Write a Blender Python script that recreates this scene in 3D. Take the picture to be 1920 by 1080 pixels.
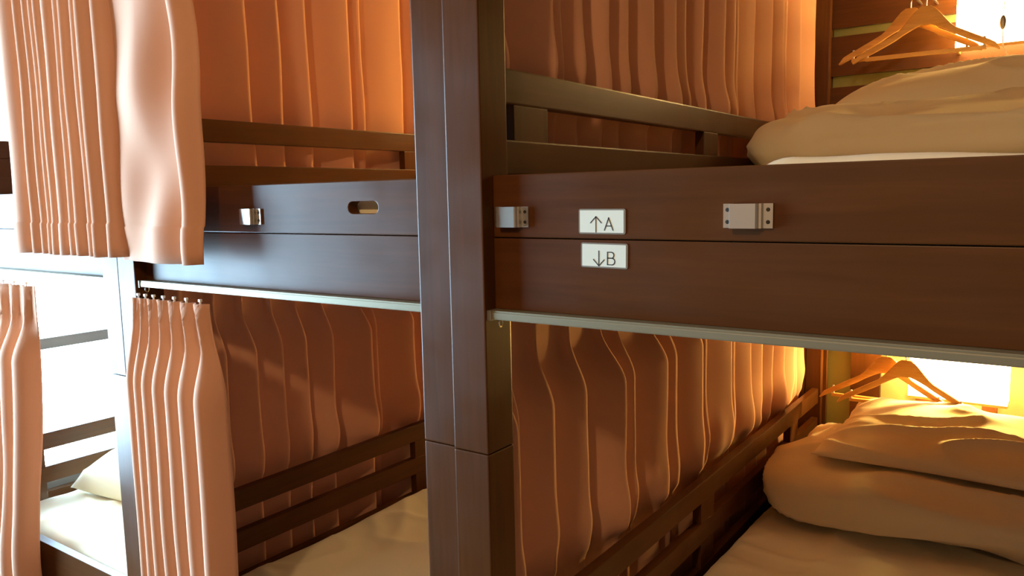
import bpy, bmesh, math, random
from mathutils import Vector, Matrix, noise, Euler
random.seed(4)
for o in list(bpy.data.objects): bpy.data.objects.remove(o, do_unlink=True)
SC = bpy.context.scene
COL = SC.collection
V = Vector

# ---------------------------------------------------------------- camera
cam_data = bpy.data.cameras.new('camera')
cam_data.sensor_width = 36.0
cam_data.lens = 1480.29 / 1920 * 36
cam_data.clip_start = 0.02
cam = bpy.data.objects.new('camera', cam_data); COL.objects.link(cam)
a, b, r = math.radians(35.2279), math.radians(6.7291), math.radians(1.1886)
F = V((-math.sin(a) * math.cos(b), math.cos(a) * math.cos(b), -math.sin(b)))
R = V((math.cos(a), math.sin(a), 0))
U = R.cross(F)
Rr = R * math.cos(r) - U * math.sin(r)
Ur = U * math.cos(r) + R * math.sin(r)
m = Matrix((Rr, Ur, -F)).transposed().to_4x4()
m.translation = V((0.7087, -0.9318, 1.3079))
cam.matrix_world = m
SC.camera = cam
SC.view_settings.view_transform = 'Standard'
SC.view_settings.look = 'None'
SC.view_settings.exposure = 0.0
SC.view_settings.gamma = 1.0
SC.view_settings.use_curve_mapping = False

# ---------------------------------------------------------------- light
world = bpy.data.worlds.new('world'); SC.world = world
world.use_nodes = True
wb = world.node_tree.nodes['Background']
wb.inputs[0].default_value = (0.48, 0.76, 1.0, 1)
wb.inputs[1].default_value = 42.0

def area(name, loc, rot, sx, sy, power, color, portal=False, spread=None):
    l = bpy.data.lights.new(name, 'AREA'); l.shape = 'RECTANGLE'; l.size = sx; l.size_y = sy
    l.energy = power; l.color = color
    if portal: l.cycles.is_portal = True
    if spread: l.spread = spread
    o = bpy.data.objects.new(name, l); COL.objects.link(o)
    o.location = loc; o.rotation_euler = rot
    return o
def point(name, loc, power, color, rad=0.03, parent=None):
    l = bpy.data.lights.new(name, 'POINT'); l.energy = power; l.color = color; l.shadow_soft_size = rad
    o = bpy.data.objects.new(name, l); COL.objects.link(o); o.location = loc
    return o
area('window_portal', (-2.40, -0.175, 1.12), (0, -math.pi / 2, 0), 1.7, 2.45, 1.0, (1, 1, 1), portal=True)
WARM = (1.0, 0.63, 0.16)
CEILW = (1.0, 0.66, 0.34)
AISLE_LIGHT = (0.35, -1.55, 2.13)
point('aisle_ceiling_lamp_light', AISLE_LIGHT, 54, CEILW, 0.05)

# ---------------------------------------------------------------- materials
def nt(name):
    mt = bpy.data.materials.new(name); mt.use_nodes = True
    n = mt.node_tree; p = n.nodes['Principled BSDF']
    return mt, n, p
def mat(name, col, rough=0.5, metal=0.0, bump=0, bscale=200, spec=0.5, coat=0, var=0.0, vscale=6, sheen=0):
    mt, n, p = nt(name)
    p.inputs['Base Color'].default_value = (*col, 1); p.inputs['Roughness'].default_value = rough
    p.inputs['Metallic'].default_value = metal; p.inputs['Specular IOR Level'].default_value = spec
    p.inputs['Coat Weight'].default_value = coat
    if sheen: p.inputs['Sheen Weight'].default_value = sheen
    tc = n.nodes.new('ShaderNodeTexCoord')
    nz = n.nodes.new('ShaderNodeTexNoise'); nz.inputs['Scale'].default_value = vscale; nz.inputs['Detail'].default_value = 4
    n.links.new(tc.outputs['Object'], nz.inputs['Vector'])
    mx = n.nodes.new('ShaderNodeMix'); mx.data_type = 'RGBA'
    mx.inputs[6].default_value = (*[c * (1 - var) for c in col], 1); mx.inputs[7].default_value = (*[min(1, c * (1 + var)) for c in col], 1)
    n.links.new(nz.outputs['Fac'], mx.inputs[0]); n.links.new(mx.outputs[2], p.inputs['Base Color'])
    if bump:
        nb = n.nodes.new('ShaderNodeTexNoise'); nb.inputs['Scale'].default_value = bscale; nb.inputs['Detail'].default_value = 3
        n.links.new(tc.outputs['Object'], nb.inputs['Vector'])
        bp = n.nodes.new('ShaderNodeBump'); bp.inputs['Strength'].default_value = bump; bp.inputs['Distance'].default_value = 0.002
        n.links.new(nb.outputs['Fac'], bp.inputs['Height']); n.links.new(bp.outputs[0], p.inputs['Normal'])
    return mt
def wood(name, c1, c2, sc, rough=0.34, spec=0.18):
    mt, n, p = nt(name)
    tc = n.nodes.new('ShaderNodeTexCoord'); mp = n.nodes.new('ShaderNodeMapping'); mp.inputs['Scale'].default_value = sc
    n.links.new(tc.outputs['Object'], mp.inputs[0])
    nz = n.nodes.new('ShaderNodeTexNoise'); nz.inputs['Scale'].default_value = 1.0; nz.inputs['Detail'].default_value = 8; nz.inputs['Roughness'].default_value = 0.6; nz.inputs['Distortion'].default_value = 0.6
    n.links.new(mp.outputs[0], nz.inputs['Vector'])
    cr = n.nodes.new('ShaderNodeValToRGB'); cr.color_ramp.elements[0].position = 0.32; cr.color_ramp.elements[0].color = (*c1, 1)
    cr.color_ramp.elements[1].position = 0.72; cr.color_ramp.elements[1].color = (*c2, 1)
    n.links.new(nz.outputs['Fac'], cr.inputs[0]); n.links.new(cr.outputs[0], p.inputs['Base Color'])
    p.inputs['Specular IOR Level'].default_value = spec
    # slight smudges change the gloss
    n2 = n.nodes.new('ShaderNodeTexNoise'); n2.inputs['Scale'].default_value = 9; n2.inputs['Detail'].default_value = 5
    n.links.new(tc.outputs['Object'], n2.inputs['Vector'])
    mr = n.nodes.new('ShaderNodeMapRange'); mr.inputs[1].default_value = 0.3; mr.inputs[2].default_value = 0.7
    mr.inputs[3].default_value = rough - 0.05; mr.inputs[4].default_value = rough + 0.07
    n.links.new(n2.outputs['Fac'], mr.inputs[0]); n.links.new(mr.outputs[0], p.inputs['Roughness'])
    bp = n.nodes.new('ShaderNodeBump'); bp.inputs['Strength'].default_value = 0.08; bp.inputs['Distance'].default_value = 0.001
    n.links.new(nz.outputs['Fac'], bp.inputs['Height']); n.links.new(bp.outputs[0], p.inputs['Normal'])
    return mt
D1, D2 = (0.060, 0.0195, 0.0038), (0.085, 0.028, 0.006)
WX = wood('walnut_stain_along_x', D1, D2, (3, 60, 60))
WY = wood('walnut_stain_along_y', D1, D2, (60, 3, 60))
WZ = wood('walnut_stain_along_z', D1, D2, (60, 60, 3))
def cloth(name, col, trans=0.25, weave=900, rough=0.85, var=0.05):
    mt, n, p = nt(name)
    tc = n.nodes.new('ShaderNodeTexCoord')
    nz = n.nodes.new('ShaderNodeTexNoise'); nz.inputs['Scale'].default_value = 3; nz.inputs['Detail'].default_value = 3
    n.links.new(tc.outputs['Object'], nz.inputs['Vector'])
    mx = n.nodes.new('ShaderNodeMix'); mx.data_type = 'RGBA'
    mx.inputs[6].default_value = (*[c * (1 - var) for c in col], 1); mx.inputs[7].default_value = (*[min(1, c * (1 + var)) for c in col], 1)
    n.links.new(nz.outputs['Fac'], mx.inputs[0]); n.links.new(mx.outputs[2], p.inputs['Base Color'])
    p.inputs['Roughness'].default_value = rough; p.inputs['Specular IOR Level'].default_value = 0.25
    p.inputs['Sheen Weight'].default_value = 0.15
    nb = n.nodes.new('ShaderNodeTexNoise'); nb.inputs['Scale'].default_value = weave; nb.inputs['Detail'].default_value = 2
    n.links.new(tc.outputs['Object'], nb.inputs['Vector'])
    bp = n.nodes.new('ShaderNodeBump'); bp.inputs['Strength'].default_value = 0.12; bp.inputs['Distance'].default_value = 0.001
    n.links.new(nb.outputs['Fac'], bp.inputs['Height']); n.links.new(bp.outputs[0], p.inputs['Normal'])
    if trans:
        tr = n.nodes.new('ShaderNodeBsdfTranslucent'); n.links.new(mx.outputs[2], tr.inputs[0])
        ms = n.nodes.new('ShaderNodeMixShader'); ms.inputs[0].default_value = trans
        out = n.nodes['Material Output']
        n.links.new(p.outputs[0], ms.inputs[1]); n.links.new(tr.outputs[0], ms.inputs[2]); n.links.new(ms.outputs[0], out.inputs[0])
    return mt
CUR = cloth('salmon_curtain_cloth', (0.64, 0.330, 0.20), 0.10)
SHEET = cloth('white_cotton', (0.79, 0.71, 0.50), 0.0, 500, 0.9, 0.02)
METAL = mat('satin_steel', (0.62, 0.60, 0.54), 0.28, 1.0, var=0.05)
RAIL = mat('bronze_curtain_rail', (0.20, 0.17, 0.10), 0.45, 0.4, var=0.05)
SCREW = mat('dark_screw', (0.05, 0.05, 0.045), 0.4, 0.8)
CARD = mat('white_card', (0.60, 0.64, 0.55), 0.45, var=0.01)
LAMI = mat('laminate_edge', (0.20, 0.19, 0.16), 0.25, var=0.03)
INK = mat('black_ink', (0.02, 0.02, 0.02), 0.5)
HANG = wood('pale_hanger_wood', (0.62, 0.34, 0.09), (0.78, 0.47, 0.15), (6, 60, 60), 0.35)
WPAPER = mat('olive_wallpaper', (0.36, 0.36, 0.12), 0.8, bump=0.1, bscale=400, var=0.06)
WALLM = mat('wood_toned_wall_paint', (0.20, 0.105, 0.05), 0.8, bump=0.05, bscale=150, var=0.04)
CEILM = mat('ceiling_paint', (0.24, 0.15, 0.085), 0.85, var=0.03)
WFRAME = mat('window_frame_flare_grey', (0.30, 0.36, 0.42), 0.4, var=0.05)  # dark frame lightened to blue-grey: lens-flare wash put into its colour
PLASTIC = mat('white_plastic', (0.85, 0.84, 0.80), 0.35, var=0.02)
GREYM = mat('grey_metal', (0.30, 0.28, 0.24), 0.35, 0.7)
CORD = mat('pale_cord', (0.62, 0.58, 0.48), 0.7)
def floor_mat():
    return wood('floor_boards', (0.10, 0.045, 0.02), (0.17, 0.085, 0.04), (2, 30, 30), 0.4)
FLOOR = floor_mat()
def emis(name, col, st):
    mt, n, p = nt(name)
    p.inputs['Base Color'].default_value = (0.8, 0.75, 0.6, 1)
    p.inputs['Emission Color'].default_value = (*col, 1); p.inputs['Emission Strength'].default_value = st
    return mt
SHADE = emis('lit_paper_shade', (1.0, 0.66, 0.28), 24.0)
BULB = emis('lit_bulb', (1.0, 0.75, 0.45), 40.0)
CLAMP = emis('lit_ceiling_diffuser', CEILW, 6.0)
def glass():
    mt = bpy.data.materials.new('window_glass'); mt.use_nodes = True; n = mt.node_tree
    n.nodes.remove(n.nodes['Principled BSDF'])
    t = n.nodes.new('ShaderNodeBsdfTransparent'); g = n.nodes.new('ShaderNodeBsdfGlossy'); g.inputs['Roughness'].default_value = 0.02
    f = n.nodes.new('ShaderNodeFresnel'); f.inputs[0].default_value = 1.2
    ms = n.nodes.new('ShaderNodeMixShader'); n.links.new(f.outputs[0], ms.inputs[0]); n.links.new(t.outputs[0], ms.inputs[1]); n.links.new(g.outputs[0], ms.inputs[2])
    n.links.new(ms.outputs[0], n.nodes['Material Output'].inputs[0])
    return mt
GLASS = glass()

# ---------------------------------------------------------------- helpers
def origin_of(o): return V(o['_o']) if o is not None and '_o' in o.keys() else V((0, 0, 0))
def thing(name, label, cat, loc, group=None):
    o = bpy.data.objects.new(name, None); o.empty_display_size = 0.05; COL.objects.link(o)
    o.location = loc; o['_o'] = list(loc); o['label'] = label; o['category'] = cat
    if group: o['group'] = group
    return o
def obj(name, bm, material, parent=None, smooth=False, label=None, origin=None):
    """world-space bmesh -> ONE mesh object; the mesh is shifted to the origin of its parent thing"""
    if parent is not None: og = origin_of(parent)
    elif origin is not None: og = V(origin)
    else:
        xs = [v.co for v in bm.verts]
        og = V(((min(v.x for v in xs) + max(v.x for v in xs)) / 2, (min(v.y for v in xs) + max(v.y for v in xs)) / 2, min(v.z for v in xs)))
    bmesh.ops.translate(bm, verts=bm.verts, vec=-og)
    me = bpy.data.meshes.new(name); bm.to_mesh(me); bm.free()
    if smooth:
        me.polygons.foreach_set('use_smooth', [True] * len(me.polygons))
    me.materials.append(material)
    o = bpy.data.objects.new(name, me); COL.objects.link(o); o['_o'] = list(og)
    if parent is not None: o.parent = parent
    else: o.location = og
    if label: o['label'] = label
    return o
def tag(o, label, cat, group=None):
    o['label'] = label; o['category'] = cat
    if group: o['group'] = group
    return o
def struct(name, bm, material, smooth=False):
    o = obj(name, bm, material, None, smooth, origin=(0, 0, 0)); o['kind'] = 'structure'; return o
def B(bm, x0, x1, y0, y1, z0, z1, bev=0.0):
    g = bmesh.ops.create_cube(bm, size=1.0)
    vs = g['verts']
    for v in vs:
        v.co = V((x0 + (v.co.x + .5) * (x1 - x0), y0 + (v.co.y + .5) * (y1 - y0), z0 + (v.co.z + .5) * (z1 - z0)))
    if bev:
        es = list({e for v in vs for e in v.link_edges})
        bmesh.ops.bevel(bm, geom=es, offset=bev, segments=2, profile=0.7, affect='EDGES')
    return bm
def box(*a, bev=0.0):
    return B(bmesh.new(), *a, bev=bev)
def tube(bm, pts, rad, seg=8, closed=False):
    n = len(pts); rings = []
    for i, p in enumerate(pts):
        p = V(p); a_ = V(pts[max(i - 1, 0)]); b_ = V(pts[min(i + 1, n - 1)])
        t = (b_ - a_).normalized(); up = V((0, 0, 1)) if abs(t.z) < .9 else V((0, 1, 0))
        u = t.cross(up).normalized(); w = t.cross(u)
        rr = rad[i] if isinstance(rad, (list, tuple)) else rad
        rings.append([bm.verts.new(p + (u * math.cos(k * 2 * math.pi / seg) + w * math.sin(k * 2 * math.pi / seg)) * rr) for k in range(seg)])
    for i in range(n - 1):
        for k in range(seg):
            bm.faces.new((rings[i][k], rings[i][(k + 1) % seg], rings[i + 1][(k + 1) % seg], rings[i + 1][k]))
    bm.faces.new(rings[0][::-1]); bm.faces.new(rings[-1])
    return bm
def prism_xz(bm, poly, y0, y1):
    """closed polygon in x,z extruded along y"""
    a_ = [bm.verts.new((x, y0, z)) for x, z in poly]; b_ = [bm.verts.new((x, y1, z)) for x, z in poly]
    n = len(poly)
    bm.faces.new(a_); bm.faces.new(b_[::-1])
    for i in range(n): bm.faces.new((a_[i], b_[i], b_[(i + 1) % n], a_[(i + 1) % n]))
    bmesh.ops.recalc_face_normals(bm, faces=bm.faces)
    return bm
def sstep(a_, b_, x):
    t = max(0, min(1, (x - a_) / (b_ - a_))); return t * t * (3 - 2 * t)

# ---------------------------------------------------------------- room
struct('floor', box(-2.4, 2.3, -2.6, 2.3, -0.1, 0.0), FLOOR)
struct('ceiling', box(-2.4, 2.3, -2.6, 2.3, 2.45, 2.55), CEILM)
struct('wall_back', box(-2.4, 2.3, 2.12, 2.22, 0, 2.45), WPAPER)
struct('wall_front', box(-2.4, 2.3, -2.5, -2.4, 0, 2.45), WALLM)
struct('wall_right', box(2.1, 2.2, -2.5, 2.2, 0, 2.45), WALLM)
bm = bmesh.new()
WY0, WY1, WZ0, WZ1 = -1.40, 1.05, 0.27, 1.97
B(bm, -2.40, -2.28, -2.5, WY0, 0, 2.45); B(bm, -2.40, -2.28, WY1, 2.2, 0, 2.45)
B(bm, -2.40, -2.28, WY0, WY1, 0, WZ0); B(bm, -2.40, -2.28, WY0, WY1, WZ1, 2.45)
struct('wall_left', bm, WALLM)
bm = bmesh.new()
for z0, z1 in ((WZ0, WZ0 + .04), (WZ1 - .04, WZ1)): B(bm, -2.36, -2.31, WY0, WY1, z0, z1)
for y0 in (WY0, -0.33, WY1 - .04): B(bm, -2.36, -2.31, y0, y0 + .04, WZ0, WZ1)
B(bm, -2.355, -2.315, -0.33, WY1, 0.785, 0.825)
wf = struct('window_1', bm, WFRAME)
g = obj('glass_pane', box(-2.34, -2.336, WY0, WY1, WZ0, WZ1), GLASS, wf)
# baseboard along the aisle's far side
struct('baseboard_front', box(-2.28, 2.1, -2.4, -2.385, 0, 0.08), WX)

# ceiling lamp over the aisle (the light that casts the panel's shadow on the curtains)
t = thing('ceiling_lamp', 'round warm ceiling lamp over the aisle in front of the bunks', 'ceiling lamp', (AISLE_LIGHT[0], AISLE_LIGHT[1], 2.45))
bm = bmesh.new(); bmesh.ops.create_cone(bm, cap_ends=True, segments=32, radius1=0.10, radius2=0.12, depth=0.05, matrix=Matrix.Translation((AISLE_LIGHT[0], AISLE_LIGHT[1], 2.425)))
obj('base', bm, PLASTIC, t)
bm = bmesh.new(); bmesh.ops.create_cone(bm, cap_ends=True, segments=32, radius1=0.06, radius2=0.09, depth=0.05, matrix=Matrix.Translation((AISLE_LIGHT[0], AISLE_LIGHT[1], 2.375)))
obj('diffuser', bm, CLAMP, t)

# ---------------------------------------------------------------- bunk beds
W = 0.0667; YP = 0.0275; PER = 0.9745; INW = 0.8396
ZT, ZS, ZB, ZJ = 1.3375, 1.2443, 1.1365, 0.9128
def slot_board(x0, x1, y0, y1, z0, z1, sx0, sx1, sz0, sz1):
    """front board with a stadium-shaped hand hole right through it"""
    bm = bmesh.new()
    rr = (sz1 - sz0) / 2; cz = (sz0 + sz1) / 2; N = 10
    hole = []
    for k in range(N + 1):
        an = -math.pi / 2 + math.pi * k / N; hole.append((sx1 - rr + rr * math.cos(an), cz + rr * math.sin(an)))
    for k in range(N + 1):
        an = math.pi / 2 + math.pi * k / N; hole.append((sx0 + rr + rr * math.cos(an), cz + rr * math.sin(an)))
    outer = [(x0, z0), (x1, z0), (x1, z1), (x0, z1)]
    ov = [bm.verts.new((x, y0, z)) for x, z in outer]; hv = [bm.verts.new((x, y0, z)) for x, z in hole]
    es = [bm.edges.new((ov[i], ov[(i + 1) % 4])) for i in range(4)] + [bm.edges.new((hv[i], hv[(i + 1) % len(hv)])) for i in range(len(hv))]
    bmesh.ops.triangle_fill(bm, use_beauty=True, edges=es)
    g = bmesh.ops.extrude_face_region(bm, geom=list(bm.faces))
    bmesh.ops.translate(bm, verts=[e for e in g['geom'] if isinstance(e, bmesh.types.BMVert)], vec=(0, y1 - y0, 0))
    bmesh.ops.recalc_face_normals(bm, faces=bm.faces)
    return bm
def clip(parent, x, y, z):
    """hat-shaped steel ladder bracket, front faces -y, left end at x, top at z"""
    h = 0.030
    prof = [(0, 0), (0, -.002), (.0105, -.002), (.0112, -.013), (.0125, -.015), (.044, -.015), (.0455, -.013), (.0465, -.009), (.0495, -.009), (.0505, -.004), (.062, -.004), (.062, 0), (.0475, 0), (.0455, -.006), (.0435, -.0125), (.0135, -.0125), (.0125, 0)]
    bm = bmesh.new()
    lo = [bm.verts.new((x + px, y + py, z - h)) for px, py in prof]; hi = [bm.verts.new((x + px, y + py, z)) for px, py in prof]
    n = len(prof)
    for i in range(n): bm.faces.new((lo[i], lo[(i + 1) % n], hi[(i + 1) % n], hi[i]))
    bm.faces.new(lo[::-1]); bm.faces.new(hi)
    bmesh.ops.recalc_face_normals(bm, faces=bm.faces)
    bmesh.ops.triangulate(bm, faces=[f for f in bm.faces if len(f.verts) > 4])
    c = obj('ladder_bracket', bm, METAL, parent, label='satin steel ladder bracket')
    for sx, sy in ((.0052, -.002), (.0562, -.004)):
        for sz in (.0075, .0225):
            bm = bmesh.new()
            bmesh.ops.create_cone(bm, cap_ends=True, segments=16, radius1=.0026, radius2=.0020, depth=.0014, matrix=Matrix.Translation((x + sx, y + sy - .0006, z - sz)) @ Matrix.Rotation(math.pi / 2, 4, 'X'))
            obj('screw', bm, SCREW, c, label='dark recessed screw')
def stroke(bm, p, q, w, y0, y1):
    p = V((p[0], p[1])); q = V((q[0], q[1])); d = (q - p).normalized(); nn = V((-d.y, d.x)) * w / 2
    prism_xz(bm, [tuple(p + nn), tuple(p - nn), tuple(q - nn), tuple(q + nn)], y0, y1)
def label_card(parent, x0, z0, tilt, arrow, letter):
    """laminated label 73 x 35 mm with arrow and letter; x0,z0 = lower left corner"""
    w, h = .0725, .0345; yf = YP
    M = Matrix.Rotation(tilt, 4, 'Y')
    def place(bm): 
        bmesh.ops.transform(bm, matrix=Matrix.Translation((x0, 0, z0)) @ M, verts=bm.verts); return bm
    def rr(x0_, x1_, z0_, z1_, rad):
        out = []
        for cx_, cz_, a0 in ((x1_ - rad, z1_ - rad, 0), (x0_ + rad, z1_ - rad, 90), (x0_ + rad, z0_ + rad, 180), (x1_ - rad, z0_ + rad, 270)):
            for k in range(5):
                an = math.radians(a0 + 22.5 * k); out.append((cx_ + rad * math.cos(an), cz_ + rad * math.sin(an)))
        return out
    sleeve = obj('label_sleeve', place(prism_xz(bmesh.new(), rr(0, w, 0, h, .003), yf - .0012, yf)), LAMI, parent, label='laminated label with arrow and letter ' + letter)
    obj('card', place(prism_xz(bmesh.new(), rr(.0022, w - .0025, .002, h - .002, .0008), yf - .0016, yf - .0011)), CARD, sleeve, label='white label card')
    y0, y1 = yf - .0020, yf - .0015; s = .0013
    bm = bmesh.new(); ax = .0275 if arrow == 'up' else .0285
    if arrow == 'up':
        stroke(bm, (ax, .0022), (ax, .0238), s, y0, y1); stroke(bm, (ax - .0088, .0150), (ax + .0003, .0242), s, y0, y1); stroke(bm, (ax + .0088, .0150), (ax - .0003, .0242), s, y0, y1)
    else:
        stroke(bm, (ax, .0240), (ax, .0030), s, y0, y1); stroke(bm, (ax - .0088, .0118), (ax + .0003, .0026), s, y0, y1); stroke(bm, (ax + .0088, .0118), (ax - .0003, .0026), s, y0, y1)
    obj('arrow', place(bm), INK, sleeve, label='thin black arrow')
    bm = bmesh.new(); lx = .0405; lz = .0050
    if letter == 'A':
        H_ = .0178; wd = .0135
        stroke(bm, (lx, lz), (lx + wd / 2 + .0003, lz + H_), .0014, y0, y1); stroke(bm, (lx + wd, lz), (lx + wd / 2 - .0003, lz + H_), .0014, y0, y1)
        stroke(bm, (lx + .0022, lz + .0062), (lx + wd - .0022, lz + .0062), .0013, y0, y1)
    else:
        H_ = .0172; lx += .0015
        stroke(bm, (lx, lz - .0006), (lx, lz + H_ + .0006), .0014, y0, y1)
        def bowl(z0_, z1_, wd):
            cz_ = (z0_ + z1_) / 2; rz = (z1_ - z0_) / 2; pts = [(lx, z1_)]
            for k in range(9):
                an = math.pi / 2 - math.pi * k / 8; pts.append((lx + wd - rz * .9 + rz * .9 * math.cos(an), cz_ + rz * math.sin(an)))
            pts.append((lx, z0_))
            for p, q in zip(pts, pts[1:]): 
                d = (V(q) - V(p)).normalized() * .0003
                stroke(bm, tuple(V(p) - d), tuple(V(q) + d), .0013, y0, y1)
        bowl(lz, lz + H_ * .53, .0112); bowl(lz + H_ * .53, lz + H_, .0098)
    obj('letter', place(bm), INK, sleeve, label='black letter ' + letter)
def bunk(ox, oy, label, hole=True):
    root = thing('bunk_bed', label, 'bunk bed', (ox + INW / 2, 1.0, 0), 'dark wooden double bunk beds side by side')
    x0, x1 = ox, ox + INW
    for (a0, a1, y0, y1) in ((x0 - W, x0, oy, oy + .067), (x1, x1 + W, oy, oy + .067), (x0 - W, x0 - .012, 2.053, 2.12), (x1 + .012, x1 + W, 2.053, 2.12)):
        obj('lower_post', box(a0, a1, y0, y1, 0, ZJ - .0008, bev=.0022), WZ, root)
        obj('upper_post', box(a0, a1, y0, y1, ZJ + .0008, 2.32, bev=.0022), WZ, root)
    yp = oy + YP
    # fascia of the upper berth, two boards
    sl = (ox + .656, ox + .727, 1.281, 1.302)
    if hole:
        ub = obj('fascia_board', slot_board(x0, x1, yp, yp + .022, ZS + .0007, ZT, *sl), WX, root, label='upper fascia board with an oval hand hole')
    else:
        ub = obj('fascia_board', box(x0, x1, yp, yp + .022, ZS + .0007, ZT), WX, root)
    mdf = ub.modifiers.new('bevel', 'BEVEL'); mdf.width = .0018; mdf.segments = 2; mdf.limit_method = 'ANGLE'; mdf.angle_limit = math.radians(60)
    obj('fascia_board', box(x0, x1, yp, yp + .022, ZB, ZS - .0007, bev=.0012), WX, root)
    clip(root, ox + .0035, yp, 1.2905); clip(root, ox + .3565, yp, 1.2915)
    # lower berth front boards
    obj('bed_front_board', box(x0, x1, yp, yp + .022, .262, .366, bev=.0015), WX, root)
    obj('bed_front_board', box(x0, x1, yp, yp + .022, .16, .2605, bev=.0015), WX, root)
    # top beam
    obj('top_beam', box(x0, x1, oy + .012, oy + .055, 2.20, 2.31, bev=.002), WX, root)
    # curtain rails along the front, under fascia and under top beam
    for zr in (ZB, 2.20):
        bm = bmesh.new()
        B(bm, x0 + .002, x1 - .002, yp - .020, yp + .012, zr - .0035, zr - .0002, bev=.0006)
        B(bm, x0 + .002, x1 - .002, yp - .021, yp - .011, zr - .014, zr - .003, bev=.002)
        B(bm, x0 + .002, x1 - .002, yp + .002, yp + .012, zr - .014, zr - .003, bev=.002)
        cr = obj('curtain_rail', bm, RAIL, root, label='bronze metal curtain track')
        bm = bmesh.new(); B(bm, x0, x0 + .008, yp - .023, yp + .014, zr - .016, zr - .0001, bev=.001)
        obj('end_cap', bm, GREYM, cr)
        if zr == ZB:
            bm = bmesh.new()
            pts = [(x0 + .016, yp - .010 + .0045 * math.sin(k / 12 * 2 * math.pi), zr - .0195 + .0065 * math.cos(k / 12 * 2 * math.pi)) for k in range(13)]
            tube(bm, pts, .0014, 6); obj('end_hook', bm, METAL, cr, smooth=True, label='small steel end hook')
    # left side: guard rails of both berths
    gx0, gx1 = x0 - .042, x0 - .019
    for zg in (1.504, .5725):
        bm = bmesh.new()
        B(bm, gx0, gx1, oy + .067, 2.053, zg - .0545, zg, bev=.003)
        gr = obj('guard_rail', bm, WY, root, label='guard rail between berth and side curtain')
        obj('rail_board', box(gx0, gx1, oy + .067, 2.053, zg - .164, zg - .110, bev=.003), WY, gr)
        for y0_, y1_ in ((.115, .215), (.915, 1.005), (1.70, 1.79)):
            obj('stile', box(gx0 - .001, gx1 - .001, y0_, y1_, zg - .30, zg - .0545, bev=.0015), WZ, gr)
    for zz in (1.165, .21):
        obj('side_board', box(gx0, gx1, oy + .067, 2.053, zz, zz + .135, bev=.002), WY, root)
        bm = bmesh.new()
        B(bm, x0 - .018, x1 - .002, oy + .052, 2.05, zz - .02, zz)
        obj('mattress_base', bm, WX, root)
    # headboards: horizontal boards above, upright boards below
    bm = bmesh.new()
    hb = None
    for z0, z1 in ((1.20, 1.565), (1.59, 1.663), (1.702, 1.838), (1.866, 2.10), (2.14, 2.30)):
        o = obj('headboard_plank', box(x0 - .012, x1 + .012, 2.085, 2.105, z0, z1, bev=.001), WX, root)
    for q0, q1 in ((-.012, .0), (.084, .184), (.30, .42), (.50, .545), (.66, .76), (.8386, .8516)):
        obj('headboard_slat', box(x0 + q0, x0 + q1, 2.085, 2.105, .16, .735, bev=.001), WZ, root)
    obj('headboard_rail', box(x0 - .012, x1 + .012, 2.083, 2.107, .735, 1.145, bev=.001), WX, root)
    return root

bR = bunk(0.0, 0.0, 'dark wooden double bunk at right carrying the A and B labels', hole=False)
bL = bunk(-PER, .007, 'dark wooden double bunk in the middle, bluish fascia with oval hand hole')
bN = bunk(-2 * PER, .007, 'dark wooden double bunk at far left beside the bright window')
label_card(bR, .1485, 1.2520, 0.004, 'up', 'A')
label_card(bR, .1515, 1.2055, 0.012, 'down', 'B')
# pegs that carry the hangers
def peg(parent, x, z):
    bm = bmesh.new(); tube(bm, [(x, 2.09, z), (x, 1.84, z), (x, 1.835, z + .012)], .004, 8)
    return obj('hanger_peg', bm, METAL, parent, smooth=True)

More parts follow.
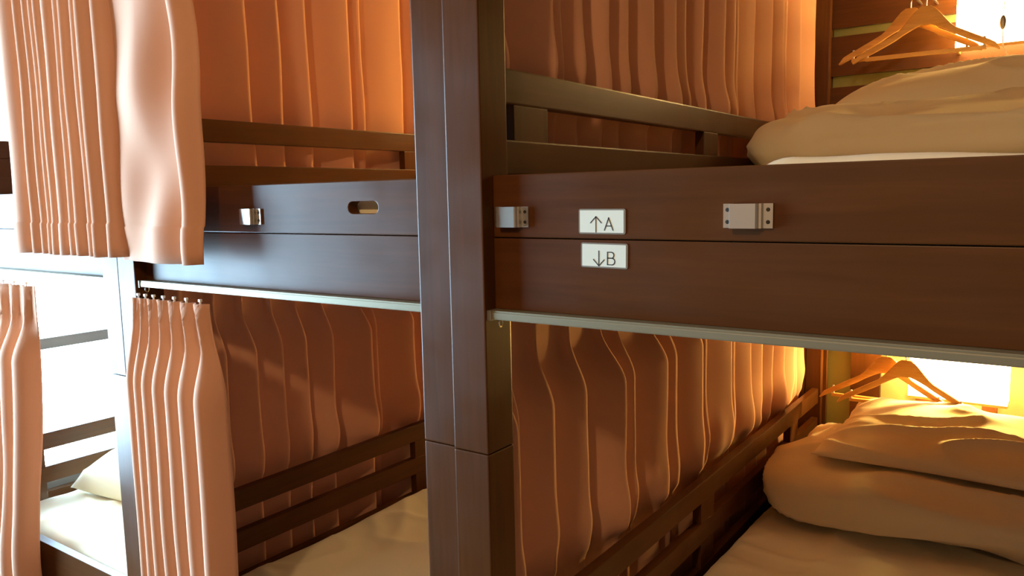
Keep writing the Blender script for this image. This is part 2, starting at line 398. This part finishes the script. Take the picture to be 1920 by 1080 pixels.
# ---------------------------------------------------------------- curtains
def curtain(name_label, P0, Nn, Dd, edges, ztop, zbot, amp=.03, skew=.8, pinch=True, mn=.02, bulge=.012, parent_group=None,
            lean=0.0, taper=None, hooks=False, hem=True, seed=0, sharp=.85, round_=False, zback=0.0, warp=None, rows=70, cat='curtain', tail=None):
    """P0 origin of the path, Dd path direction, Nn outward normal; edges: path distances of the fold crests"""
    rnd = random.Random(seed)
    P0 = V((P0[0], P0[1], 0)); Nn = V((Nn[0], Nn[1], 0)); Dd = V((Dd[0], Dd[1], 0))
    zs = []
    H = ztop - zbot
    for k in range(15): zs.append(ztop - .17 * k / 14)
    for k in range(1, rows): zs.append(ztop - .17 - (H - .17 - .075) * k / (rows - 1))
    zs += [zbot + .0745, zbot + .070, zbot + .05, zbot + .025, zbot]
    cols = []
    amps = [amp * rnd.uniform(.7, 1.15) for _ in edges]
    for i in range(len(edges) - 1):
        w = edges[i + 1] - edges[i]
        n = max(10, int(w / .0055))
        for k in range(n): cols.append((i, k / n))
    cols.append((len(edges) - 2, 1.0))
    s0, s1 = edges[0], edges[-1]; mid = (s0 + s1) / 2
    bm = bmesh.new(); grid = []
    for z in zs:
        d = ztop - z
        kb = sstep(.080, .20, d) if pinch else 1.0     # body fold opening below the pinch
        row = []
        for (i, t) in cols:
            e0, e1 = edges[i], edges[i + 1]; w = e1 - e0; A = min(amps[i], w * .95)
            # body profile
            if round_:
                g = .5 - .5 * math.cos(2 * math.pi * t); g = g ** .8
                ds = skew * w * .16 * math.sin(2 * math.pi * t) * -1
            else:
                if t < sharp: g = .55 * (t / sharp) ** 1.05 + .45 * math.sin(math.pi / 2 * (t / sharp)) ** 1.3
                else: g = .5 + .5 * math.cos(math.pi * (t - sharp) / (1 - sharp))
                ds = skew * .13 * w * (g ** 2) * (1 if t >= sharp * .5 else (t / (sharp * .5)) ** 2)
            off = A * g * kb
            s = e0 + t * w + ds * kb
            if pinch:
                c = sharp if not round_ else .5
                u = (t - c) * w
                wd = .0065 + .010 * min(1, abs(d - .075) / .075)
                if d < .075:
                    fan = 1 - d / .075
                    sp = (.017 - .003 * fan) * math.exp(-(u / wd) ** 4) * (1 + .28 * fan * math.cos(2 * math.pi * u / (wd * .8)))
                else:
                    sp = .018 * math.exp(-(u / (wd * 1.2)) ** 2) * (1 - kb)
                off += sp
                s -= u * .35 * math.exp(-(u / .03) ** 2) * (1 - abs(d - .075) / .075 if d < .15 else 0)
            # wandering folds and billow
            fb = sstep(.12, H, d)
            nz = noise.noise(V((s * 5 + seed * 7.3, z * 1.6, seed)))
            s += mn * .8 * nz * sstep(.08, .5, d)
            off += bulge * noise.noise(V((s * 9 + seed * 3.1, z * 4.0, 5 + seed))) * (.35 * sstep(.05, .3, d) + fb)
            off += zback * fb
            s += lean * fb
            if taper is not None:
                s = mid + (s - mid) * taper(d / H)
            if warp is not None: off = off * (1 + .13 * math.exp(-((z - warp - .06) / .05) ** 2) - .25 * sstep(warp + .01, warp - .03, z)) + .014 * noise.noise(V((s * 16, z * 9, seed + 9))) * math.exp(-((z - warp) / .10) ** 2)
            if hem and z <= zbot + .0705: off += .0025
            p = P0 + Dd * s + Nn * off
            row.append(bm.verts.new((p.x, p.y, z + .004 * noise.noise(V((s * 6, 0, seed))) * fb)))
        grid.append(row)
    for r_ in range(len(grid) - 1):
        for c_ in range(len(cols) - 1):
            bm.faces.new((grid[r_][c_], grid[r_ + 1][c_], grid[r_ + 1][c_ + 1], grid[r_][c_ + 1]))
    bmesh.ops.recalc_face_normals(bm, faces=bm.faces)
    bb = [v.co.copy() for v in bm.verts]
    cx_ = (min(p.x for p in bb) + max(p.x for p in bb)) / 2; cy_ = (min(p.y for p in bb) + max(p.y for p in bb)) / 2
    root = thing('curtain', name_label, cat, (cx_, cy_, zbot))
    o = obj('cloth', bm, CUR, root, smooth=True)
    md = o.modifiers.new('thick', 'SOLIDIFY'); md.thickness = .0014; md.offset = 0
    if hooks:
        for i in range(len(edges) - 1):
            s = edges[i] + (edges[i + 1] - edges[i]) * (.5 if round_ else sharp)
            if taper is not None: s = mid + (s - mid) * taper(0)
            p = P0 + Dd * s + Nn * .004
            bm = bmesh.new()
            pts = [(p.x, p.y, ztop - .004), (p.x, p.y, ztop + .006)]
            tube(bm, pts, .002, 8)
            B(bm, p.x - .003, p.x + .003, p.y - .003, p.y + .003, ztop + .004, ztop + .009)
            obj('glider_hook', bm, PLASTIC, root)
    return root

GP = 'salmon curtains'
E_Rup = [.085, .164, .285, .343, .42, .509, .591, .702, .829, .93, 1.039, 1.14, 1.244, 1.30, 1.44, 1.567, 1.66, 1.736, 1.828, 2.005]
E_Rlow = [.085, .159, .204, .313, .437, .566, .631, .793, .867, 1.019, 1.077, 1.236, 1.30, 1.42, 1.528, 1.62, 1.713, 1.822, 1.92, 1.995]
E_Llow = [.095, .19, .281, .365, .459, .542, .636, .778, .827, .974, 1.08, 1.2, 1.34, 1.5, 1.66, 1.82, 1.99]
E_Lup = [.095, .233, .386, .488, .579, .735, .804, .975, 1.1, 1.24, 1.4, 1.56, 1.72, 1.86, 1.99]
PX = -.122
curtain('salmon side curtain behind the upper guard rail, above the A label', (PX, 0), (1, 0), (0, 1), E_Rup, 2.16, 1.325, warp=1.47, amp=.070, seed=1, bulge=.009, mn=.010)
curtain('salmon side curtain behind the lower guard rail, under the panel with the labels', (PX, 0), (1, 0), (0, 1), E_Rlow, 1.100, .19, warp=.575, amp=.068, seed=2, bulge=.010, mn=.010)
curtain('salmon side curtain behind the upper rail, over the fascia with the hand hole', (PX - PER, 0), (1, 0), (0, 1), E_Lup, 2.16, 1.325, amp=.066, seed=3, sharp=.9, mn=.012)
curtain('terracotta side curtain behind the lower rail, between the bunched curtain and twin posts', (PX - PER, 0), (1, 0), (0, 1), E_Llow, 1.100, .19, warp=.575, amp=.068, seed=4, bulge=.012, mn=.012)

# front curtains (drawn open and bunched)
def tp(a0, a1, k=.25):
    return lambda q: a0 + (a1 - a0) * sstep(0, k, q)
# path runs from right to left (dir -x), normal towards the aisle
curtain('bunched salmon curtain hanging from the track under the bluish fascia', (-.700, .012), (0, -1), (-1, 0),
        [0, .055, .105, .150, .192, .230, .262, .290], 1.100, .20, amp=.058, seed=5, round_=True, taper=tp(.93, 1.2, .22), hooks=True, mn=.004, bulge=.004, skew=.6)
curtain('pale salmon curtain at the lower left edge, before the window', (-1.462, .012), (0, -1), (-1, 0),
        [0, .075, .14, .20, .26, .32, .38], 1.100, .20, amp=.050, seed=6, round_=True, hooks=True, mn=.01, bulge=.01, skew=.5, lean=.12)
curtain('wide smooth salmon curtain panel hanging over the left end of the bluish fascia', (-.665, -.020), (0, -1), (-1, 0),
        [0, .070, .29], 2.14, 1.186, amp=.034, seed=7, round_=True, pinch=False, mn=.02, bulge=.035, skew=.2, taper=lambda q: .86 + .2 * q)
curtain('finely pleated salmon curtain at upper left in front of the window', (-.935, -.020), (0, -1), (-1, 0),
        [0, .045, .09, .125, .165, .20, .25, .285, .315, .345, .38, .47], 2.14, 1.193, amp=.042, seed=8, round_=True, pinch=False, mn=.008, bulge=.004, skew=.5)

# ---------------------------------------------------------------- bedding
def wrinkle(p, f, seed, dirv=(1, 1, 1), pw=3):
    q = V((p.x * f * dirv[0] + seed, p.y * f * dirv[1], p.z * f * dirv[2] + seed * 2))
    return (1 - abs(noise.noise(q)) * 1.6) ** pw if abs(noise.noise(q)) < .62 else 0
def soft(cx, cy, cz, hx, hy, hz, ev=.55, eh=.35, low=.012, wr=.006, seed=0, nu=150, nv=70, flat=None, dirv=(1, 1, 1), f=7, deform=None):
    bm = bmesh.new(); rows = []
    sp = lambda c, e: math.copysign(abs(c) ** e, c)
    for j in range(nv + 1):
        ph = -math.pi / 2 + math.pi * j / nv
        row = []
        for i in range(nu):
            th = 2 * math.pi * i / nu
            x = hx * sp(math.cos(ph), ev) * sp(math.cos(th), eh); y = hy * sp(math.cos(ph), ev) * sp(math.sin(th), eh); z = hz * sp(math.sin(ph), ev)
            p = V((cx + x, cy + y, cz + z))
            n = V((x / hx ** 2, y / hy ** 2, z / hz ** 2)).normalized() if (abs(x) + abs(y) + abs(z)) > 0 else V((0, 0, 1))
            dsp = low * noise.noise(p * 4.5 + V((seed, 0, 0))) + wr * (wrinkle(p, f, seed, dirv) - .4)
            p = p + n * dsp
            if deform: p = deform(p)
            if flat is not None and p.z < flat: p.z = flat
            row.append(p)
        rows.append(row)
    vr = [[bm.verts.new(p) for p in row] for row in rows[1:-1]]
    bot = bm.verts.new(sum(rows[0], V()) / nu); top = bm.verts.new(sum(rows[-1], V()) / nu)
    for j in range(len(vr) - 1):
        for i in range(nu):
            bm.faces.new((vr[j][i], vr[j][(i + 1) % nu], vr[j + 1][(i + 1) % nu], vr[j + 1][i]))
    for i in range(nu):
        bm.faces.new((bot, vr[0][(i + 1) % nu], vr[0][i])); bm.faces.new((top, vr[-1][i], vr[-1][(i + 1) % nu]))
    return bm
def pillow(cx, cy, z0, hx, hy, th, seed=0, rot=0, tiltx=0, n=110, wr=.022):
    bm = bmesh.new(); M = Matrix.Translation((cx, cy, z0)) @ Matrix.Rotation(rot, 4, 'Z') @ Matrix.Rotation(tiltx, 4, 'X')
    def pt(u, v, s):
        k = (max(0, 1 - abs(u) ** 3.4) * max(0, 1 - abs(v) ** 3.4)) ** .5
        # corners stick out a little
        cc = 1 + .03 * (abs(u) * abs(v)) ** 2 - .03 * (1 - abs(u * v))
        x, y = u * hx * cc, v * hy * cc
        q = V((x, y, 0))
        h = th * (.93 if s > 0 else .25) * k
        d = (wr * (wrinkle(q, 6, seed, (.55, 1.6, 1), 3) - .35) + .010 * noise.noise(q * 5 + V((seed, 0, 0)))) * (.25 + .75 * k)
        z = s * h + (d if s > 0 else 0)
        return M @ V((x, y, z))
    top = [[bm.verts.new(pt(-1 + 2 * i / n, -1 + 2 * j / n, 1)) for i in range(n + 1)] for j in range(n + 1)]
    bot = [[(top[j][i] if i in (0, n) or j in (0, n) else bm.verts.new(pt(-1 + 2 * i / n, -1 + 2 * j / n, -1))) for i in range(n + 1)] for j in range(n + 1)]
    for j in range(n):
        for i in range(n):
            bm.faces.new((top[j][i], top[j][i + 1], top[j + 1][i + 1], top[j + 1][i]))
            bm.faces.new((bot[j][i], bot[j + 1][i], bot[j + 1][i + 1], bot[j][i + 1]))
    return bm
def mattress(ox, oy, z0, z1, label, seed, front_rise=0.0):
    """mattress under a loose white sheet with creases; its top is a fine grid"""
    x0, x1, y0, y1 = ox + .006, ox + INW - .004, oy + .056, 2.04
    nx, ny = 70, 160; bm = bmesh.new(); rows = []
    rad = .028
    def top(u, v):
        x = x0 + (x1 - x0) * u; y = y0 + (y1 - y0) * v
        e = min(x - x0, x1 - x, y - y0, y1 - y)
        drop = rad * (1 - math.sqrt(max(0, 1 - (1 - min(e, rad * 1.6) / (rad * 1.6)) ** 2)))
        p = V((x, y, 0)); z = z1 - drop
        z += .009 * noise.noise(p * 3 + V((seed, 0, 0))) + .011 * (wrinkle(p, 4, seed, (1.0, .45, 1), 4) - .2) * min(1, e / .03)
        z += .007 * (wrinkle(p, 7, seed + 5, (.5, 1.2, 1), 4) - .2) * min(1, e / .03)
        if front_rise:
            z += front_rise * math.exp(-((y - y0 - .03) / .03) ** 2) * (sstep(.36, .42, x - ox) * .85 + .6 * math.exp(-((x - ox - .21) / .02) ** 2) + .3 * math.exp(-((x - ox - .26) / .015) ** 2))
        return (x, y, z)
    for j in range(ny + 1):
        rows.append([bm.verts.new(top(i / nx, j / ny)) for i in range(nx + 1)])
    for j in range(ny):
        for i in range(nx): bm.faces.new((rows[j][i], rows[j][i + 1], rows[j + 1][i + 1], rows[j + 1][i]))
    ring = [rows[0][i] for i in range(nx + 1)] + [rows[j][nx] for j in range(1, ny + 1)] + [rows[ny][i] for i in range(nx - 1, -1, -1)] + [rows[j][0] for j in range(ny - 1, 0, -1)]
    low = [bm.verts.new((v.co.x, v.co.y, z0)) for v in ring]
    n = len(ring)
    for i in range(n): bm.faces.new((ring[i], low[i], low[(i + 1) % n], ring[(i + 1) % n]))
    bm.faces.new(low)
    bmesh.ops.recalc_face_normals(bm, faces=bm.faces)
    o = obj('mattress', bm, SHEET, None, smooth=True)
    tag(o, label, 'mattress')
    return o
mattress(0, 0, .21, .372, 'sheeted mattress of the lower right berth under the folded duvet', 3)
mattress(-PER, .007, .21, .372, 'creased cream sheeted mattress of the lower middle berth, empty near the twin posts', 8)
mattress(-2 * PER, .007, .21, .372, 'sunlit white mattress of the lower berth by the window', 12)
mattress(0, 0, 1.165, 1.325, 'mattress edge showing above the panel with the A label', 15, front_rise=.022)
mattress(-PER, .007, 1.165, 1.315, 'mattress of the upper middle berth behind the bluish fascia with hand hole', 18)
# lower right berth: folded duvet and pillow
def dlow(p):
    k = sstep(1.75, 2.0, p.y)
    p.z -= .02 * k * (1 if p.z > .45 else 0)
    p.x += .045 * sstep(1.5, 1.95, p.y) * (1 if p.x < .3 else 0) * (1 - (p.x / .3 if p.x > 0 else 0))
    return p
tag(obj('duvet', soft(.425, 1.60, .455, .425, .39, .085, ev=.62, eh=.42, low=.020, wr=.030, seed=2, flat=.374, dirv=(.45, 1, 1), f=6, deform=dlow), SHEET, None, True),
    'folded white duvet under the pillow in the lower right berth', 'duvet')
tag(obj('pillow', pillow(.465, 1.625, .562, .315, .27, .072, seed=3, rot=-.03, tiltx=.05), SHEET, None, True),
    'plump white pillow lit by the lower lamp, on the folded duvet', 'pillow')
# upper right berth
tag(obj('duvet', soft(.455, 1.54, 1.422, .465, .46, .098, ev=.6, eh=.32, low=.018, wr=.024, seed=21, flat=1.322), SHEET, None, True),
    'folded duvet on the upper right berth under the big pillow', 'duvet')
tag(obj('pillow', pillow(.53, 1.58, 1.515, .35, .27, .108, seed=9, rot=.03), SHEET, None, True),
    'big shaded pillow on the upper right duvet below the hangers', 'pillow')
# window berth: pillow and duvet at the head
tag(obj('pillow', pillow(-1.64, .54, .395, .28, .25, .17, seed=14, rot=.1), SHEET, None, True),
    'white pillow lying in the lower berth by the window', 'pillow')

# ---------------------------------------------------------------- wall lamps
def wall_lamp(x0, x1, z0, z1, label, watts, switch=False):
    root = thing('wall_lamp', label, 'wall lamp', ((x0 + x1) / 2, 2.085, z0), 'paper box wall lamps')
    yf, yb = 1.985, 2.083
    bm = bmesh.new()
    B(bm, x0, x1, yf, yf + .003, z0 + .008, z1); B(bm, x0, x0 + .003, yf, yb, z0 + .008, z1); B(bm, x1 - .003, x1, yf, yb, z0 + .008, z1)
    obj('shade', bm, SHADE, root, label='glowing paper shade')
    bm = bmesh.new()
    B(bm, x0 - .001, x1 + .001, yf - .001, yf + .006, z0, z0 + .008); B(bm, x0 - .001, x0 + .006, yf, yb, z0, z0 + .008); B(bm, x1 - .006, x1 + .001, yf, yb, z0, z0 + .008)
    obj('shade_frame', bm, HANG, root)
    obj('back_plate', box((x0 + x1) / 2 - .05, (x0 + x1) / 2 + .05, yb - .006, yb + .002, z0 + .03, z1 - .03), PLASTIC, root)
    xb = x0 + .10; zb = z1 + .030
    bm = bmesh.new(); bmesh.ops.create_uvsphere(bm, u_segments=20, v_segments=12, radius=.022, matrix=Matrix.Translation((xb, 2.03, zb - .022)))
    bo = obj('bulb', bm, BULB, root, True)
    bm = bmesh.new(); tube(bm, [(xb, 2.03, zb - .10), (xb, 2.03, zb - .04)], .012, 12)
    obj('bulb_socket', bm, PLASTIC, root)
    lp = point('lamp_light', (xb, 2.03, z1 + .05), watts, WARM, .03)
    lp.parent = root; lp.location = V((xb, 2.03, z1 + .05)) - origin_of(root)
    if switch:
        xs = .518
        bm = bmesh.new(); M = Matrix.Translation((xs, 1.90, 1.788)) @ Matrix.Diagonal((.0085, .005, .021, 1))
        bmesh.ops.create_uvsphere(bm, u_segments=16, v_segments=12, radius=1, matrix=M)
        sw = obj('pull_switch', bm, GREYM, root, True, label='small grey oval pull switch')
        bm = bmesh.new(); tube(bm, [(xs, 1.97, 1.90), (xs, 1.90, 1.82), (xs, 1.90, 1.80)], .0012, 6)
        tube(bm, [(xs, 1.90, 1.772), (xs + .003, 1.90, 1.72), (xs + .012, 1.898, 1.70), (xs + .026, 1.895, 1.668)], .0014, 6)
        obj('cord', bm, CORD, sw, True)
        bm = bmesh.new(); c = V((xs + .027, 1.893, 1.657))
        for k in range(16):
            d = V((random.uniform(-1, 1), random.uniform(-.5, .5), random.uniform(-1, 1))).normalized() * random.uniform(.012, .024)
            tube(bm, [tuple(c), tuple(c + d)], [.0022, .0014], 6)
        obj('tassel', bm, METAL, sw, True, label='frayed silvery tassel')
    return root
wall_lamp(.290, .577, .595, .748, 'glowing paper box lamp behind the lower right pillow', 56)
wall_lamp(.386, .672, 1.733, 1.90, 'glowing paper box lamp with pull switch above the big upper pillow', 14, True)
wall_lamp(.290 - PER, .577 - PER, .595, .748, 'lit box lamp of the lower middle berth, hidden behind the twin posts', 10)
wall_lamp(.386 - PER, .672 - PER, 1.733, 1.90, 'lit box lamp of the upper middle berth, hidden behind the posts', 75)

# ---------------------------------------------------------------- hangers
def hanger(x, y, z, rot, label, group):
    """x,y,z = top of the wooden yoke at the neck"""
    root = thing('coat_hanger', label, 'hanger', (x, y, z), group)
    M = Matrix.Translation((x, y, z)) @ Matrix.Rotation(rot, 4, 'Z')
    up, lo = [], []
    n = 30
    for k in range(n + 1):
        t = -1 + 2 * k / n; q = abs(t)
        zu = -.036 * sstep(.06, .42, q) - .104 * max(0, q - .08) / .92
        wd = .056 - .036 * sstep(0.05, .40, q) - .004 * sstep(.45, 1, q)
        zl = zu - wd
        if q > .9: zu -= .014 * ((q - .9) / .1) ** 2
        up.append((t * .203, zu)); lo.append((t * .203 * .985, zl))
    bm = bmesh.new()
    cur = lambda xx: -.030 * (xx / .2) ** 2        # yoke is curved like shoulders
    th = .007
    fr = [bm.verts.new((px, cur(px) - th, pz)) for px, pz in up]; fl = [bm.verts.new((px, cur(px) - th, pz)) for px, pz in lo]
    br = [bm.verts.new((px, cur(px) + th, pz)) for px, pz in up]; bl = [bm.verts.new((px, cur(px) + th, pz)) for px, pz in lo]
    for k in range(n):
        bm.faces.new((fr[k], fl[k], fl[k + 1], fr[k + 1])); bm.faces.new((br[k], br[k + 1], bl[k + 1], bl[k]))
        bm.faces.new((fr[k], fr[k + 1], br[k + 1], br[k])); bm.faces.new((fl[k], bl[k], bl[k + 1], fl[k + 1]))
    bm.faces.new((fr[0], br[0], bl[0], fl[0])); bm.faces.new((fr[n], fl[n], bl[n], br[n]))
    bmesh.ops.recalc_face_normals(bm, faces=bm.faces)
    bmesh.ops.transform(bm, matrix=M, verts=bm.verts)
    yk = obj('yoke', bm, HANG, root, True)
    md = yk.modifiers.new('bevel', 'BEVEL'); md.width = .003; md.segments = 2; md.limit_method = 'ANGLE'; md.angle_limit = math.radians(50)
    bm = B(bmesh.new(), -.166, .166, cur(.16) - .006, cur(.16) + .006, -.150, -.139, bev=.002)
    bmesh.ops.transform(bm, matrix=M, verts=bm.verts); obj('trouser_bar', bm, HANG, root)
    for s in (-1, 1):
        bm = bmesh.new(); tube(bm, [(s * .160, cur(.16), -.142), (s * .160, cur(.16), -.112)], .0035, 8)
        bmesh.ops.transform(bm, matrix=M, verts=bm.verts); obj('bar_pin', bm, PLASTIC, root, True, label='white pin holding the bar')
    pts = [(0, 0, -.012), (0, 0, .014)]
    for k in range(15):
        an = math.radians(-60 + 235 * k / 14); pts.append((.017 * math.cos(an) - .004 * 0, 0, .040 + .017 * math.sin(an)))
    bm = bmesh.new(); tube(bm, pts, .0019, 8); bmesh.ops.transform(bm, matrix=M @ Matrix.Rotation(math.radians(90), 4, 'Z'), verts=bm.verts)
    obj('hook', bm, METAL, root, True)
    return root
hanger(.236, 1.885, .749, 0.0, 'left pale wooden hanger beside the lower lamp', 'hangers at the lower lamp')
hanger(.300, 1.855, .749, 0.06, 'right pale wooden hanger overlapping the lower lamp shade', 'hangers at the lower lamp')
hanger(.270, 1.885, 1.862, 0.0, 'rear wooden hanger of the upper pair, its tip furthest left', 'hangers beside the upper lamp')
hanger(.318, 1.855, 1.856, 0.0, 'front wooden hanger of the upper pair, trouser bar towards the upper lamp', 'hangers beside the upper lamp')
for px, pz in ((.236, .749), (.300, .749), (.270, 1.862), (.318, 1.856)): peg(bR, px, pz + .049)

for o in bpy.data.objects:
    if '_o' in o.keys(): del o['_o']
